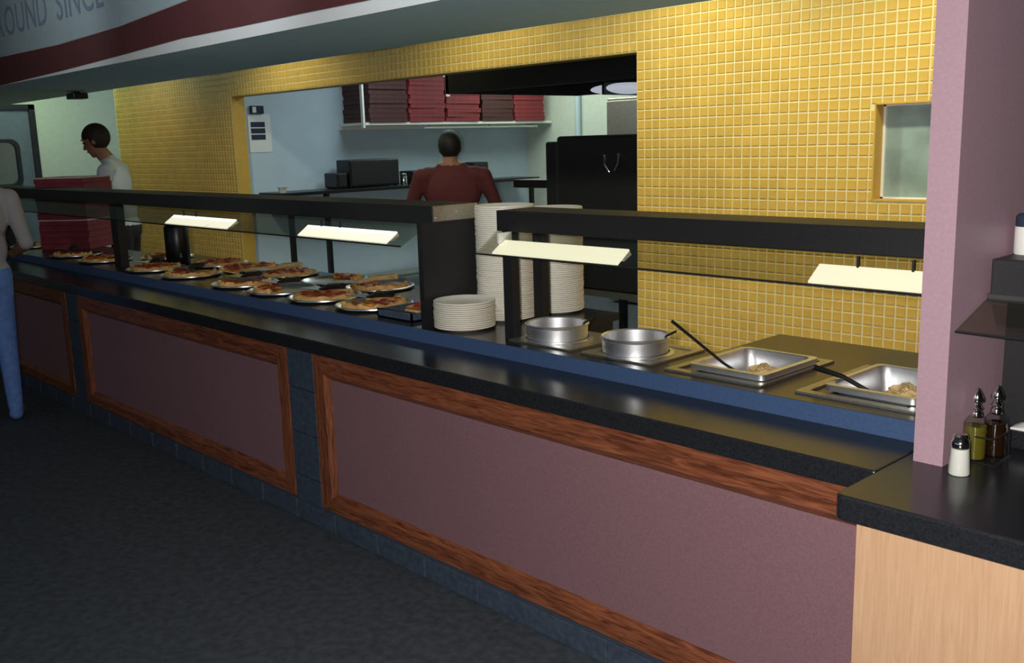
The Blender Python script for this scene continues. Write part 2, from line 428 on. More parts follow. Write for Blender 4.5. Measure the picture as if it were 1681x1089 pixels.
for ch in 'AROUND SINCE':
    if ch == ' ': adv += 0.13; continue
    cu = bpy.data.curves.new('letter', 'FONT'); cu.body = ch; cu.size = 0.27; cu.extrude = 0.001
    to = bpy.data.objects.new('letter', cu); C.objects.link(to); bpy.context.view_layer.update()
    tme = bpy.data.meshes.new_from_object(to.evaluated_get(bpy.context.evaluated_depsgraph_get()))
    bpy.data.objects.remove(to)
    xs = [v.co.x for v in tme.vertices]; wd_ = max(xs)-min(xs)
    tme.transform(Matrix.Translation((-7.92+adv, fy-0.0095, 2.42)) @ Matrix.Rotation(PI/2, 4, 'X') @ Matrix.Translation((-min(xs), 0, 0)))
    adv += wd_+0.042
    tme.transform(wm(sign).inverted()); tme.materials.clear(); tme.materials.append(M['sign_text'])
    lt = bpy.data.objects.new('letter', tme); C.objects.link(lt); lt.parent = sign
# small dark fitting under the soffit edge
fx = thing('ceiling_speaker', 'small dark fitting hanging under the soffit near the far door', 'speaker', (-8.35, 3.06, SZ-0.07))
B(-8.43, -8.27, 3.00, 3.12, SZ-0.06, SZ-0.012, 0.008).build('housing', 'black_plastic', fx)
B(-8.37, -8.33, 3.04, 3.08, SZ-0.02, SZ+0.004).build('mounting_bracket', 'dark_metal', fx)

# mauve partition at the end of the buffet
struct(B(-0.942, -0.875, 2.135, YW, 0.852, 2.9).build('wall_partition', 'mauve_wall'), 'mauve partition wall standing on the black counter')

# ================================================================== COUNTER
RF, RB, RZ = 2.01, 2.27, 0.852          # tray rail front, back, top
CZ = 0.903                               # buffet worktop
XL = -10.2; XR = -0.97
rail = MB(); rail.cbox(XL, XR-0.002, RF, RB, RZ-0.056, RZ, 0.005)
tag(rail.build('tray_rail', 'black_top'), 'long black polished tray rail along the buffet front', 'tray rail')
# worktop, notched behind the soup pots
top = thing('buffet_worktop', 'black polished buffet worktop with blue front edge carrying pizzas and pots', 'worktop', (-4, 2.6, CZ-0.03))
slab = MB()
outline = [(XL, RB), (-0.945, RB), (-0.945, 3.01), (-1.825, 3.01), (-1.825, 2.625), (-2.56, 2.625), (-2.56, 3.0), (-6.5, 3.0), (-6.5, 2.86), (XL, 2.86)]
# the pasta section is pierced by two wells for the pans
WELLS = [(-1.718, -1.492, 2.368, 2.640), (-1.288, -1.062, 2.393, 2.677)]
outline = [(XL, RB), (-1.825, RB), (-1.825, 2.625), (-2.56, 2.625), (-2.56, 3.0), (-6.5, 3.0), (-6.5, 2.86), (XL, 2.86)]
slab.prism(outline, 'Z', CZ-0.03, CZ)
xs_ = [-1.825, WELLS[0][0], WELLS[0][1], WELLS[1][0], WELLS[1][1], -0.945]
for k in range(5):
    if k in (1, 3):
        w_ = WELLS[k//2]
        slab.box(xs_[k], xs_[k+1], RB, w_[2], CZ-0.03, CZ); slab.box(xs_[k], xs_[k+1], w_[3], 3.01, CZ-0.03, CZ)
    else: slab.box(xs_[k], xs_[k+1], RB, 3.01, CZ-0.03, CZ)
slab.build('slab', 'black_top', top)
B(XL, -0.945, RB-0.004, RB+0.012, RZ-0.002, CZ-0.0005).build('front_edge', 'blue_apron', top)
bb = MB()
bb.box(XL, -6.5, RB+0.02, 2.82, 0.11, CZ-0.03); bb.box(-6.5, -2.56, RB+0.02, 2.96, 0.11, CZ-0.03); bb.box(-2.56, -1.825, RB+0.02, 2.59, 0.11, CZ-0.03); bb.box(-1.825, -0.98, RB+0.02, 2.97, 0.11, CZ-0.14)
bb.build('carcass', 'guard_black', top)
# framed front panels
PY = 2.10
def panel_unit(xa, xb, label):
    t = thing('counter_cabinet', label, 'counter front', ((xa+xb)/2, PY+0.03, 0.09), 0, 'framed fronts of the buffet counter')
    zb, zt = 0.09, 0.79
    sw, bw, tw = 0.075, 0.055, 0.105
    def fr(name, poly4, inner4, ma):
        # flat face then a bevel down to the recessed panel
        m = MB(); a, b = poly4, inner4
        vs = [(x, PY, z) for x, z in a] + [(x, PY+0.03, z) for x, z in a] + [(x, PY+0.012, z) for x, z in b]
        return m, vs
    def member(name, o0, o1, i0, i1, b0, b1, ma):
        """o: outer edge, i: inner flat edge, b: foot of the bevel"""
        m = MB()
        vs = [(*o0[:1], PY, o0[1]), (*o1[:1], PY, o1[1]), (*i1[:1], PY, i1[1]), (*i0[:1], PY, i0[1]), (b0[0], PY+0.022, b0[1]), (b1[0], PY+0.022, b1[1]), (o0[0], PY+0.05, o0[1]), (o1[0], PY+0.05, o1[1]), (b0[0], PY+0.05, b0[1]), (b1[0], PY+0.05, b1[1])]
        m.add(vs, [(0, 1, 2, 3), (3, 2, 5, 4), (0, 6, 7, 1), (4, 5, 9, 8), (6, 8, 9, 7), (0, 3, 4, 8, 6), (1, 7, 9, 5, 2)])
        return m.build(name, ma, t)
    bv = 0.024
    x0, x1, X0, X1 = xa, xb, xa+sw, xb-sw
    member('stile', (x0, zb), (x0, zt), (X0, zb+bw), (X0, zt-tw), (X0+bv, zb+bw+bv), (X0+bv, zt-tw-bv), 'cherry_v')
    member('stile', (x1, zb), (x1, zt), (X1, zb+bw), (X1, zt-tw), (X1-bv, zb+bw+bv), (X1-bv, zt-tw-bv), 'cherry_v')
    member('top_rail', (x0, zt), (x1, zt), (X0, zt-tw), (X1, zt-tw), (X0+bv, zt-tw-bv), (X1-bv, zt-tw-bv), 'cherry')
    member('bottom_rail', (x0, zb), (x1, zb), (X0, zb+bw), (X1, zb+bw), (X0+bv, zb+bw+bv), (X1-bv, zb+bw+bv), 'cherry')
    B(xa, xb, PY+0.055, PY+0.16, 0.0, zt).build('backing', 'guard_black', t)
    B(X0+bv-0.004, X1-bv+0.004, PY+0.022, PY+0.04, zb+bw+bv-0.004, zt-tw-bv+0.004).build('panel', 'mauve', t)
panel_unit(-3.455, -0.945, 'cherry framed mauve counter front next to the maple cabinet')
panel_unit(-6.11, -3.672, 'cherry framed mauve counter front between the two tiled piers')
panel_unit(-9.0, -6.31, 'cherry framed mauve counter front beyond the far tiled pier')
# tiled piers and tile base
def pier(xa, xb, label):
    t = thing('tiled_pier', label, 'pier', ((xa+xb)/2, PY+0.05, 0.0), 0, 'navy tiled piers of the counter')
    B(xa, xb, PY+0.012, PY+0.06, 0.0, 0.79).build('backing', 'navy_grout', t)
    n = 4; h = 0.79/n
    for k in range(n): B(xa+0.003, xb-0.003, PY+0.002, PY+0.02, k*h+0.002, (k+1)*h-0.002, 0.002).build('tile', 'navy_tile', t)
pier(-3.668, -3.459, 'narrow navy tiled pier between two framed counter fronts, beside the blank mauve panel')
pier(-6.306, -6.114, 'narrow navy tiled pier by the customer in blue jeans')
base = struct(B(XL, -0.93, PY-0.004, PY+0.06, 0.0, 0.086).build('baseboard_front', 'navy_grout'), 'navy tile base along the counter foot')
x = -0.94
while x > XL+0.2:
    if not (-3.67 < x-0.15 < -3.4 and False):
        B(x-0.2985, x-0.0015, PY-0.016, PY, 0.002, 0.084, 0.003).build('tile', 'navy_tile', base)
    x -= 0.30

# ---- maple cabinet and the black counter on it
cabn = thing('maple_cabinet', 'pale maple cabinet carrying the black side counter', 'cabinet', (0.2, 2.4, 0))
B(-0.935, 1.4, 1.862, 2.09, 0.1, RZ-0.056).build('front_panel', 'maple', cabn)
B(-0.79, 1.4, 2.09, 3.2, 0.1, RZ-0.056).build('carcass', 'guard_black', cabn)
B(-0.92, 1.4, 1.92, 3.2, 0.0, 0.1).build('plinth', 'navy_tile', cabn)
sc_ = MB()
def counter_outline(x0, x1, y0, y1, r):
    pts = []
    for k in range(7):
        a = PI + PI/2*k/6; pts.append((x0+r+r*math.cos(a), y0+r+r*math.sin(a)))
    return pts + [(x1, y0), (x1, y1), (-0.874, y1), (-0.874, RB-0.002), (x0, RB-0.002)]
ol = counter_outline(XR, 1.45, 1.822, 3.2, 0.022)
bm = bmesh.new(); vs_ = [bm.verts.new((x, y, RZ-0.056)) for x, y in ol]; f_ = bm.faces.new(vs_)
ex = bmesh.ops.extrude_face_region(bm, geom=[f_]); bmesh.ops.translate(bm, vec=(0, 0, 0.056), verts=[v for v in ex['geom'] if isinstance(v, bmesh.types.BMVert)])
hor = [e for e in bm.edges if abs(e.verts[0].co.z-e.verts[1].co.z) < 1e-6]
bmesh.ops.bevel(bm, geom=hor, offset=0.006, segments=3, profile=0.5, affect='EDGES')
bm.verts.index_update()
sc_.add([v.co.copy() for v in bm.verts], [[v.index for v in f.verts] for f in bm.faces]); bm.free()
tag(sc_.build('side_counter', 'black_top'), 'black side counter jutting forward under the salt shaker', 'worktop')

# ================================================================== SNEEZE GUARDS
def guard_glass(m, xa, xb, yt, zt, yb, zb, t=0.006):
    d = Vector((0, yt-yb, zt-zb)).normalized(); nrm = Vector((0, -d.z, d.y))*t
    p = [Vector((0, yt, zt)), Vector((0, yb, zb))]
    q = [p[0], p[1], p[1]-nrm, p[0]-nrm]
    m.add([(xa, v.y, v.z) for v in q]+[(xb, v.y, v.z) for v in q], [(0, 1, 2, 3), (7, 6, 5, 4), (0, 4, 5, 1), (1, 5, 6, 2), (2, 6, 7, 3), (3, 7, 4, 0)])
    return m
def shelf(t, xa, xb, ya, yb, zt, th):
    B(xa, xb, ya, yb, zt-th, zt-0.002, 0.003).build('shelf', 'guard_black', t)
def glow_panel(xa, xb, yg, zg, label):
    """glowing white panel behind the sloping glass, standing in for a bright reflection in it"""
    t = thing('guard_glow_panel', label, 'glowing panel', ((xa+xb)/2, yg+0.06, zg-0.02), 0, 'glowing panels behind the sneeze guard glass')
    u = Vector((0, 0.82, 0.572)); nb = Vector((0, 0.572, -0.82))
    a = Vector((0, yg, zg)) + nb*0.008 + u*0.016; b = a + u*0.068
    c = b + nb*0.006; d = a + nb*0.006
    m = MB(); m.add([(x, v.y, v.z) for x in (xa, xb) for v in (a, b, c, d)], [(0, 1, 2, 3), (7, 6, 5, 4), (0, 4, 5, 1), (1, 5, 6, 2), (2, 6, 7, 3), (3, 7, 4, 0)])
    m.build('glow_face', 'lens', t)
    d = a + nb*0.006 + u*0.03; e = c + nb*0.016; f2 = d + nb*0.010
    m = MB(); m.add([(x, v.y, v.z) for x in (xa, xb) for v in (d, c, e, f2)], [(0, 1, 2, 3), (7, 6, 5, 4), (0, 4, 5, 1), (1, 5, 6, 2), (2, 6, 7, 3), (3, 7, 4, 0)])
    m.build('housing', 'white_enamel', t)
    return t, b
# ---- the long guard above the pizzas
GZ, GT = 1.369, 0.073
g1 = thing('sneeze_guard', 'long black sneeze guard above the pizza trays, with bare metal end cap', 'sneeze guard', (-6, 2.45, CZ))
shelf(g1, -9.6, -2.935, 2.35, 2.58, GZ, GT)
ec = B(-2.935, -2.930, 2.352, 2.578, GZ-0.062, GZ-0.003).build('end_cap', 'steel_dull', g1)
for y, z in ((2.365, GZ-0.015), (2.365, GZ-0.05), (2.47, GZ-0.03), (2.565, GZ-0.012)):
    MB().ell((-2.9295, y, z), (0.002, 0.004, 0.004), 8, 6).build('screw', 'chrome', ec, True)
B(-2.962, -2.934, 2.295, 2.568, CZ, GZ-GT+0.008).build('end_panel', 'guard_black', g1)
for xp, w in ((-6.12, 0.10), (-8.28, 0.08)):
    B(xp-w/2, xp+w/2, 2.38, 2.43, CZ, GZ-GT).build('post', 'guard_black', g1)
guard_glass(MB(), -4.55, -2.945, 2.335, GZ-GT+0.004, 2.20, 1.229).build('glass_pane', 'glass', g1)
guard_glass(MB(), -6.10, -4.556, 2.335, GZ-GT+0.004, 2.20, 1.229).build('glass_pane', 'glass', g1)
guard_glass(MB(), -8.25, -6.106, 2.335, GZ-GT+0.004, 2.20, 1.229).build('glass_pane', 'glass', g1)
MB().tube([(-8.25, 2.2, 1.226), (-2.945, 2.2, 1.226)], 0.0035, 6).build('glass_edge', 'guard_black', g1)
# ---- the guard above pots and pans
g2 = thing('sneeze_guard', 'black sneeze guard above the soup pots and pasta pans', 'sneeze guard', (-1.75, 2.4, CZ))
shelf(g2, -2.518, -0.945, 2.30, 2.485, GZ, GT)
for y in (2.365, 2.515):
    B(-2.542, -2.497, y-0.018, y+0.018, CZ, GZ-GT+(0.0 if y < 2.4 else 0.05)).build('post', 'guard_black', g2)
guard_glass(MB(), -2.515, -0.947, 2.30, GZ-GT+0.004, 2.20, 1.229).build('glass_pane', 'glass', g2)
MB().tube([(-2.515, 2.2, 1.226), (-0.947, 2.2, 1.226)], 0.003, 6).build('glass_edge', 'guard_black', g2)
def hang(t, b, x, ysh):
    if x != -2.45:
        for dx in (0.1, 0.24): B(x+dx-0.003, x+dx+0.003, b.y-0.004, b.y+0.004, b.z-0.004, GZ-GT).build('hanger', 'guard_black', t)
        return
    B(x-0.004, x+0.004, b.y-0.03, ysh, b.z-0.012, GZ-GT).build('bracket', 'white_enamel', t)
t, b = glow_panel(-5.02, -4.34, 2.20, 1.229, 'pale glowing panel under the pizza sneeze guard, crossed by a glass joint'); hang(t, b, -5.0, b.y+0.03)
t, b = glow_panel(-3.70, -3.06, 2.20, 1.229, 'pale glowing panel under the pizza sneeze guard, nearest its metal end cap'); hang(t, b, -3.69, b.y+0.03)
t, b = glow_panel(-2.455, -1.90, 2.20, 1.229, 'pale glowing panel behind the guard glass above the two soup pots'); hang(t, b, -2.45, b.y+0.03)
t, b = glow_panel(-1.27, -0.952, 2.20, 1.229, 'pale glowing panel behind the guard glass beside the mauve partition'); hang(t, b, -1.265, b.y+0.03)
# ---- the guard on the side counter
tag(B(-0.872, 1.4, 2.37, 3.19, RZ, RZ+0.045, 0.004).build('counter_riser', 'black_top'), 'black raised ledge on the side counter under the side guard', 'ledge')
g3 = thing('sneeze_guard', 'black sneeze guard on the side counter beyond the mauve partition', 'sneeze guard', (-0.3, 2.45, RZ+0.045))
shelf(g3, -0.862, 1.2, 2.31, 2.60, 1.308, 0.085)
B(-0.868, 1.2, 2.308, 2.33, 1.208, 1.226, 0.002).build('glass_channel', 'guard_top', g3)
B(-0.858, -0.80, 2.41, 2.47, RZ+0.045, 1.225).build('post', 'guard_black', g3)
guard_glass(MB(), -0.866, 1.2, 2.305, 1.215, 2.14, 1.165).build('glass_pane', 'glass', g3)
MB().tube([(-0.866, 2.14, 1.163), (1.2, 2.14, 1.163)], 0.003, 6).build('glass_edge', 'guard_black', g3)

# ================================================================== PLATES
pm = MB().lathe([(0.0005, 0.003), (0.070, 0.003), (0.074, 0.0), (0.080, 0.0), (0.086, 0.004), (0.1160, 0.0108), (0.1178, 0.0122), (0.1178, 0.0164), (0.1162, 0.0178), (0.088, 0.0088), (0.078, 0.0062), (0.0005, 0.0062)], 32).mesh('plate', 'cream', True)
def stack(x, y, z, n, label, group):
    for k in range(n):
        o = bpy.data.objects.new('plate', pm); C.objects.link(o)
        o.location = (x+random.uniform(-1, 1)*0.0012, y+random.uniform(-1, 1)*0.0012, z+k*0.0078); o.rotation_euler = (0, 0, random.uniform(0, 6.28))
        tag(o, label if k < n-1 else 'topmost '+label, 'plate', group)
stack(-2.810, 2.387, CZ, 13, 'cream plate in the low stack on the counter edge', 'plates in the low stack')
stack(-2.833, 2.632, CZ, 57, 'cream plate in the tall stack behind the low plate stack', 'plates in the front tall stack')
stack(-2.798, 2.874, CZ, 54, 'cream plate in the second tall stack, partly hidden by black posts', 'plates in the rear tall stack')

# ================================================================== POTS AND PANS
def well_plate(xa, xb, ya, yb, label, pot_=True):
    t = thing('well_plate', label, 'well frame', ((xa+xb)/2, (ya+yb)/2, CZ), 0, 'steel frames around the food wells')
    m = MB(); h = CZ+0.006
    m.box(xa, xb, ya, ya+0.03, CZ, h); m.box(xa, xb, yb-0.03, yb, CZ, h); m.box(xa, xa+0.028, ya+0.03, yb-0.03, CZ, h); m.box(xb-0.028, xb, ya+0.03, yb-0.03, CZ, h)
    m.build('frame', 'steel_dull', t)
    if pot_: B(xa+0.02, xb-0.02, ya+0.02, yb-0.02, CZ, CZ+0.0025).build('well_floor', 'steel_dull', t)
well_plate(-2.50, -2.20, 2.325, 2.61, 'steel frame under the soup pot beside the plates')
well_plate(-2.155, -1.86, 2.325, 2.61, 'steel frame under the soup pot nearer the pasta')
well_plate(-1.80, -1.462, 2.315, 2.725, 'steel frame around the pasta pan with the long ladle', False)
well_plate(-1.364, -1.03, 2.33, 2.735, 'steel frame around the pasta pan beside the mauve partition', False)
def pot(x, y, label):
    t = thing('soup_pot', label, 'pot', (x, y, CZ+0.0025), 0, 'round steel soup pots')
    r = 0.112
    MB().lathe([(0.0005, 0.0), (r-0.012, 0.0), (r-0.004, 0.004), (r-0.002, 0.048), (r+0.002, 0.052), (r+0.003, 0.058), (r-0.001, 0.060), (r-0.006, 0.056), (r-0.007, 0.012), (r-0.014, 0.006), (0.0005, 0.006)], 48).build('body', 'steel_pot', t, True, True)
    MB().lathe([(r+0.001, 0.0), (r+0.016, 0.0), (r+0.016, 0.004), (r+0.001, 0.006)], 48).build('collar', 'steel', t, True, True)
    MB().lathe([(0.0005, 0.007), (r-0.016, 0.007), (r-0.016, 0.009), (0.0005, 0.010)], 32).build('soup', 'soup', t, True, True)
    MB().tube([(r-0.03, 0.03, 0.014), (r-0.006, 0.028, 0.064), (r+0.035, 0.024, 0.085)], 0.004, 8).build('ladle_handle', 'dark_metal', t, True, True)
    return t
pot(-2.385, 2.455, 'round steel soup pot beside the tall plate stacks')
pot(-2.02, 2.447, 'round steel soup pot between the other pot and the pasta pan')
def rrect2(x0, x1, y0, y1, r, n=4):
    return rrect(x0, x1, y0, y1, r, n)
def pan(xa, xb, ya, yb, z, label):
    t = thing('steam_pan', label, 'pan', ((xa+xb)/2, (ya+yb)/2, z-0.1), 0, 'rectangular steel pasta pans')
    rings = [(0.0, 0.0, 0.02), (-0.001, 0.005, 0.02), (0.014, 0.006, 0.03), (0.018, 0.0, 0.03), (0.022, -0.03, 0.034), (0.034, -0.088, 0.04), (0.048, -0.094, 0.04)]
    m = MB(); n = None; vs = []; fs = []
    for ins, dz, r in rings:
        p = rrect2(xa+ins, xb-ins, ya+ins, yb-ins, r); n = len(p); vs += [(x, y, z+dz) for x, y in p]
    for k in range(len(rings)-1):
        for i in range(n): fs.append((k*n+i, k*n+(i+1) % n, (k+1)*n+(i+1) % n, (k+1)*n+i))
    fs.append(tuple(range((len(rings)-1)*n, len(rings)*n)))
    # outer skirt
    p = rrect2(xa, xb, ya, yb, 0.02); b0 = len(vs); vs += [(x, y, z-0.012) for x, y in p]
    for i in range(n): fs.append((i, (i+1) % n, b0+(i+1) % n, b0+i))
    m.add(vs, fs); m.build('body', 'steel_pot', t, True)
    m = MB(); rnd = random.Random(3)
    for k in range(90):
        x = rnd.gauss((xa+xb)/2+0.01, 0.05); y = rnd.gauss(yb-0.12, 0.05)
        x = min(max(x, xa+0.065), xb-0.065); y = min(max(y, ya+0.07), yb-0.075)
        a = rnd.uniform(0, PI); l = 0.022
        zz = z-0.078+0.052*math.exp(-((x-(xa+xb)/2-0.01)/0.06)**2-((y-yb+0.12)/0.07)**2)+rnd.uniform(-0.004, 0.006)
        m.tube([(x-l*math.cos(a), y-l*math.sin(a), zz), (x, y, zz+0.006), (x+l*math.cos(a), y+l*math.sin(a), zz)], 0.007, 6)
    m.ell(((xa+xb)/2+0.01, yb-0.12, z-0.085), (0.07, 0.09, 0.05), 20, 12)
    tag(m.build('pasta', 'pasta', t, True), kind='stuff')
    return t
pan(-1.735, -1.475, 2.35, 2.658, CZ+0.021, 'steel pan of pasta with a long thin ladle')
pan(-1.305, -1.045, 2.375, 2.695, CZ+0.021, 'steel pan of pasta with a short black handled spoon')
la = thing('serving_ladle', 'long thin dark metal ladle leaning out of the pasta pan', 'ladle', (-1.64, 2.41, CZ+0.01))
MB().tube([(-1.53, 2.46, CZ-0.05), (-1.66, 2.425, CZ+0.022), (-1.865, 2.44, 1.029)], [0.004, 0.0045, 0.0055], 8).build('handle', 'dark_metal', la, True)
MB().ell((-1.53, 2.465, CZ-0.052), (0.026, 0.022, 0.010)).build('bowl', 'steel', la, True)
sp = thing('serving_spoon', 'short black handled spoon resting on the pasta pan rim', 'spoon', (-1.25, 2.46, CZ+0.01))
MB().tube([(-1.16, 2.475, CZ-0.025), (-1.29, 2.452, CZ+0.034), (-1.375, 2.455, CZ+0.046)], [0.005, 0.007, 0.009], 8).build('handle', 'black_plastic', sp, True)
MB().ell((-1.145, 2.48, CZ-0.035), (0.032, 0.022, 0.007)).build('bowl', 'steel', sp, True)

# ================================================================== PIZZAS
def make_pan(r=0.172):
    t = thing('pizza_pan', 'round metal pizza pan lying on the black worktop', 'pan', (0, 0, 0), 0, 'pizza pans along the buffet')
    MB().lathe([(0.0005, 0.0), (r-0.02, 0.0), (r-0.004, 0.012), (r, 0.013), (r+0.002, 0.010), (r+0.001, 0.015), (r-0.005, 0.016), (r-0.022, 0.003), (0.0005, 0.003)], 40).build('dish', 'steel', t, True, True)
    return t
def make_pizza(kind, cut, seed):
    """cut: fraction of the pizza already taken"""
    rnd = random.Random(seed); r = 0.144
    lab, cat = 'pizza', 'pizza'
    t = thing('pizza', 'pizza', 'pizza')
    n = 40; a0, a1 = 0.0, 2*PI*(1-cut)
    # crust: a sector with a raised, uneven rim
    prof = [(0.0, 0.0), (0.10, 0.0), (r-0.008, 0.0), (r, 0.010), (r-0.006, 0.022), (r-0.020, 0.022), (r-0.030, 0.011), (0.08, 0.009), (0.0, 0.009)]
    vs = []; fs = []; k = len(prof)
    for i in range(n+1):
        a = a0+(a1-a0)*i/n; w = 1+0.035*math.sin(a*5+seed)+rnd.uniform(-0.012, 0.012); lift = 1+rnd.uniform(-0.2, 0.45)
        for rr, z in prof: vs.append((rr*w*math.cos(a), rr*w*math.sin(a), z*(lift if z > 0.015 else 1)))
    for i in range(n):
        for j in range(k-1): fs.append((i*k+j, (i+1)*k+j, (i+1)*k+j+1, i*k+j+1))
    fs += [tuple(range(k)), tuple(range(n*k+k-1, n*k-1, -1))]
    MB().add(vs, fs).build('crust', 'crust', t, True, True)
    vs = [(0, 0, 0.016)]; fs = []
    for i in range(n+1):
        a = a0+0.03+(a1-a0-0.06)*i/n
        for q, h in ((0.4, 0.018), (0.75, 0.019), (0.84, 0.012)): vs.append((r*q*math.cos(a), r*q*math.sin(a), h+rnd.uniform(0, 0.008)))
    for i in range(n):
        b, c = 1+i*3, 1+(i+1)*3
        fs += [(0, b, c), (b, b+1, c+1, c), (b+1, b+2, c+2, c+1)]
    MB().add(vs, fs).build('topping', 'cheese' if kind else 'sauce', t, True, True)
    sl = MB().lathe([(0.0005, 0.0), (0.016, 0.0), (0.017, 0.003), (0.014, 0.005), (0.0005, 0.004)], 12).mesh('pepperoni_slice', 'pepperoni', True)
    for i in range(14):
        a = rnd.uniform(a0+0.15, a1-0.15); q = r*math.sqrt(rnd.uniform(0.05, 0.62))
        o = bpy.data.objects.new('pepperoni_slice', sl); C.objects.link(o); o.parent = t
        o.location = (q*math.cos(a), q*math.sin(a), 0.022+rnd.uniform(0, 0.003)); o.rotation_euler = (rnd.uniform(-0.2, 0.2), rnd.uniform(-0.2, 0.2), 0)
    return t
def make_server(wood):
    t = thing('pizza_server', 'server', 'pizza server')
    MB().add([(0.02, -0.014, 0.0), (0.16, -0.05, 0.0), (0.17, 0.05, 0.0), (0.02, 0.014, 0.0), (0.02, -0.014, 0.002), (0.16, -0.05, 0.002), (0.17, 0.05, 0.002), (0.02, 0.014, 0.002)],
             [(3, 2, 1, 0), (4, 5, 6, 7), (0, 1, 5, 4), (1, 2, 6, 5), (2, 3, 7, 6), (3, 0, 4, 7)]).build('blade', 'steel', t, False, True)
    MB().tube([(0.05, 0, 0.002), (0.0, 0, 0.012), (-0.05, 0, 0.026), (-0.18, 0, 0.040)], [0.006, 0.010, 0.015, 0.014], 10).build('handle', 'pale_wood' if wood else 'black_plastic', t, True, True)
    return t
pan0 = make_pan()
protos = [make_pizza(0, 0.0, 1), make_pizza(1, 0.25, 2), make_pizza(0, 0.5, 3), make_pizza(1, 0.62, 4)]
front = [(-8.05, 2.50, 0), (-7.06, 2.46, 2), (-6.52, 2.45, 1), (-5.74, 2.455, 0), (-5.27, 2.455, 1), (-4.66, 2.46, 2), (-4.27, 2.455, 3), (-3.90, 2.46, 0), (-3.52, 2.47, 1)]
back = [(-6.30, 2.78, 1), (-5.60, 2.80, 0), (-5.20, 2.81, 1), (-4.80, 2.80, 0), (-4.35, 2.81, 3), (-3.95, 2.81, 1)]
used = set(); upan = False
names = ['whole red sauced pepperoni pizza', 'golden cheese pizza with a quarter gone', 'half of a red sauced pizza', 'last few slices of a cheese pizza']
gl = {'front': 'in the pizza row beside the tray rail', 'back': 'in the pizza row behind the front pans'}
for row, lst in (('front', front), ('back', back)):
    for x, y, k in lst:
        if upan: p = copy_tree(pan0)
        else: p = pan0; upan = True
        put(p, (x, y, CZ), random.uniform(0, 6), 'round metal pizza pan '+gl[row], 'pizza pans '+gl[row])
        if k in used: z = copy_tree(protos[k])
        else: z = protos[k]; used.add(k)
        put(z, (x, y, CZ+0.003), random.uniform(0, 6.2), names[k]+' '+gl[row], 'pizzas of this kind '+gl[row])
# a loose wedge with a big pale crust and the last cut pizza on its black tray
wedge = make_pizza(1, 0.86, 9)
put(wedge, (-4.98, 2.60, CZ+0.012), 2.6, 'single pizza wedge with a bulging pale crust between the pans')
wedge.rotation_euler = (0.0, -0.2, 2.6)
tray = thing('serving_tray', 'dark blue rectangular tray under pizza pieces beside the low plate stack', 'tray', (-3.19, 2.44, CZ))
m = MB(); ta, tb, tc, td = -3.30, -3.07, 2.33, 2.60
m.box(ta, tb, tc, td, CZ, CZ+0.006); m.box(ta, tb, tc, tc+0.008, CZ, CZ+0.034); m.box(ta, tb, td-0.008, td, CZ, CZ+0.034); m.box(ta, ta+0.008, tc, td, CZ, CZ+0.034); m.box(tb-0.008, tb, tc, td, CZ, CZ+0.034)
m.build('body', 'navy_tile', tray)
MB().tube([(tb, 2.35, CZ+0.034), (ta, 2.35-0.02, CZ+0.034)], 0.004, 6).build('rim', 'dark_metal', tray)
w2 = make_pizza(1, 0.80, 11); put(w2, (-3.23, 2.42, CZ+0.018), 0.5, 'thin pizza slices lying in the dark tray'); w2.rotation_euler = (0.05, 0.1, 0.4)
w3 = make_pizza(0, 0.85, 12); put(w3, (-3.06, 2.50, CZ+0.035), 2.2, 'curled pizza crust slice over the tray edge'); w3.rotation_euler = (0, 0.12, 2.4)
sv = [make_server(False), make_server(True)]; su = set()
for x, y, a, w in ((-7.10, 2.44, 3.08, 0), (-5.75, 2.44, 3.05, 0), (-5.25, 2.45, 3.02, 0), (-4.63, 2.45, 3.05, 0), (-4.26, 2.45, 3.05, 0), (-3.88, 2.45, 3.05, 0), (-3.50, 2.45, 3.0, 0), (-4.78, 2.72, 3.45, 1), (-3.93, 2.72, 3.45, 1)):
    o = copy_tree(sv[w]) if w in su else sv[w]; su.add(w)
    o.location = (x, y, CZ+0.040); o.rotation_euler = (0, 0, a)
    tag(o, 'pizza server with a pale wooden handle' if w else 'pizza server with a black handle in a pizza pan', None, 'wooden servers' if w else 'black handled servers')

# black canisters beside the far guard post
def canister(x, y, label):
    t = thing('drink_canister', label, 'canister', (x, y, CZ), 0, 'black canisters by the guard post')
    MB().lathe([(0.0005, 0), (0.07, 0), (0.075, 0.006), (0.075, 0.22), (0.06, 0.25), (0.03, 0.262), (0.0005, 0.264)], 24).build('body', 'black_plastic', t, True, True)
    MB().lathe([(0.0005, 0.262), (0.022, 0.262), (0.024, 0.285), (0.0005, 0.287)], 16).build('lid_knob', 'black_plastic', t, True, True)
    MB().tube([(0.07, -0.02, 0.06), (0.10, -0.03, 0.06), (0.105, -0.032, 0.04)], 0.008, 8).build('tap', 'chrome', t, True, True)
canister(-6.00, 2.72, 'black drink canister standing behind the front pizzas')

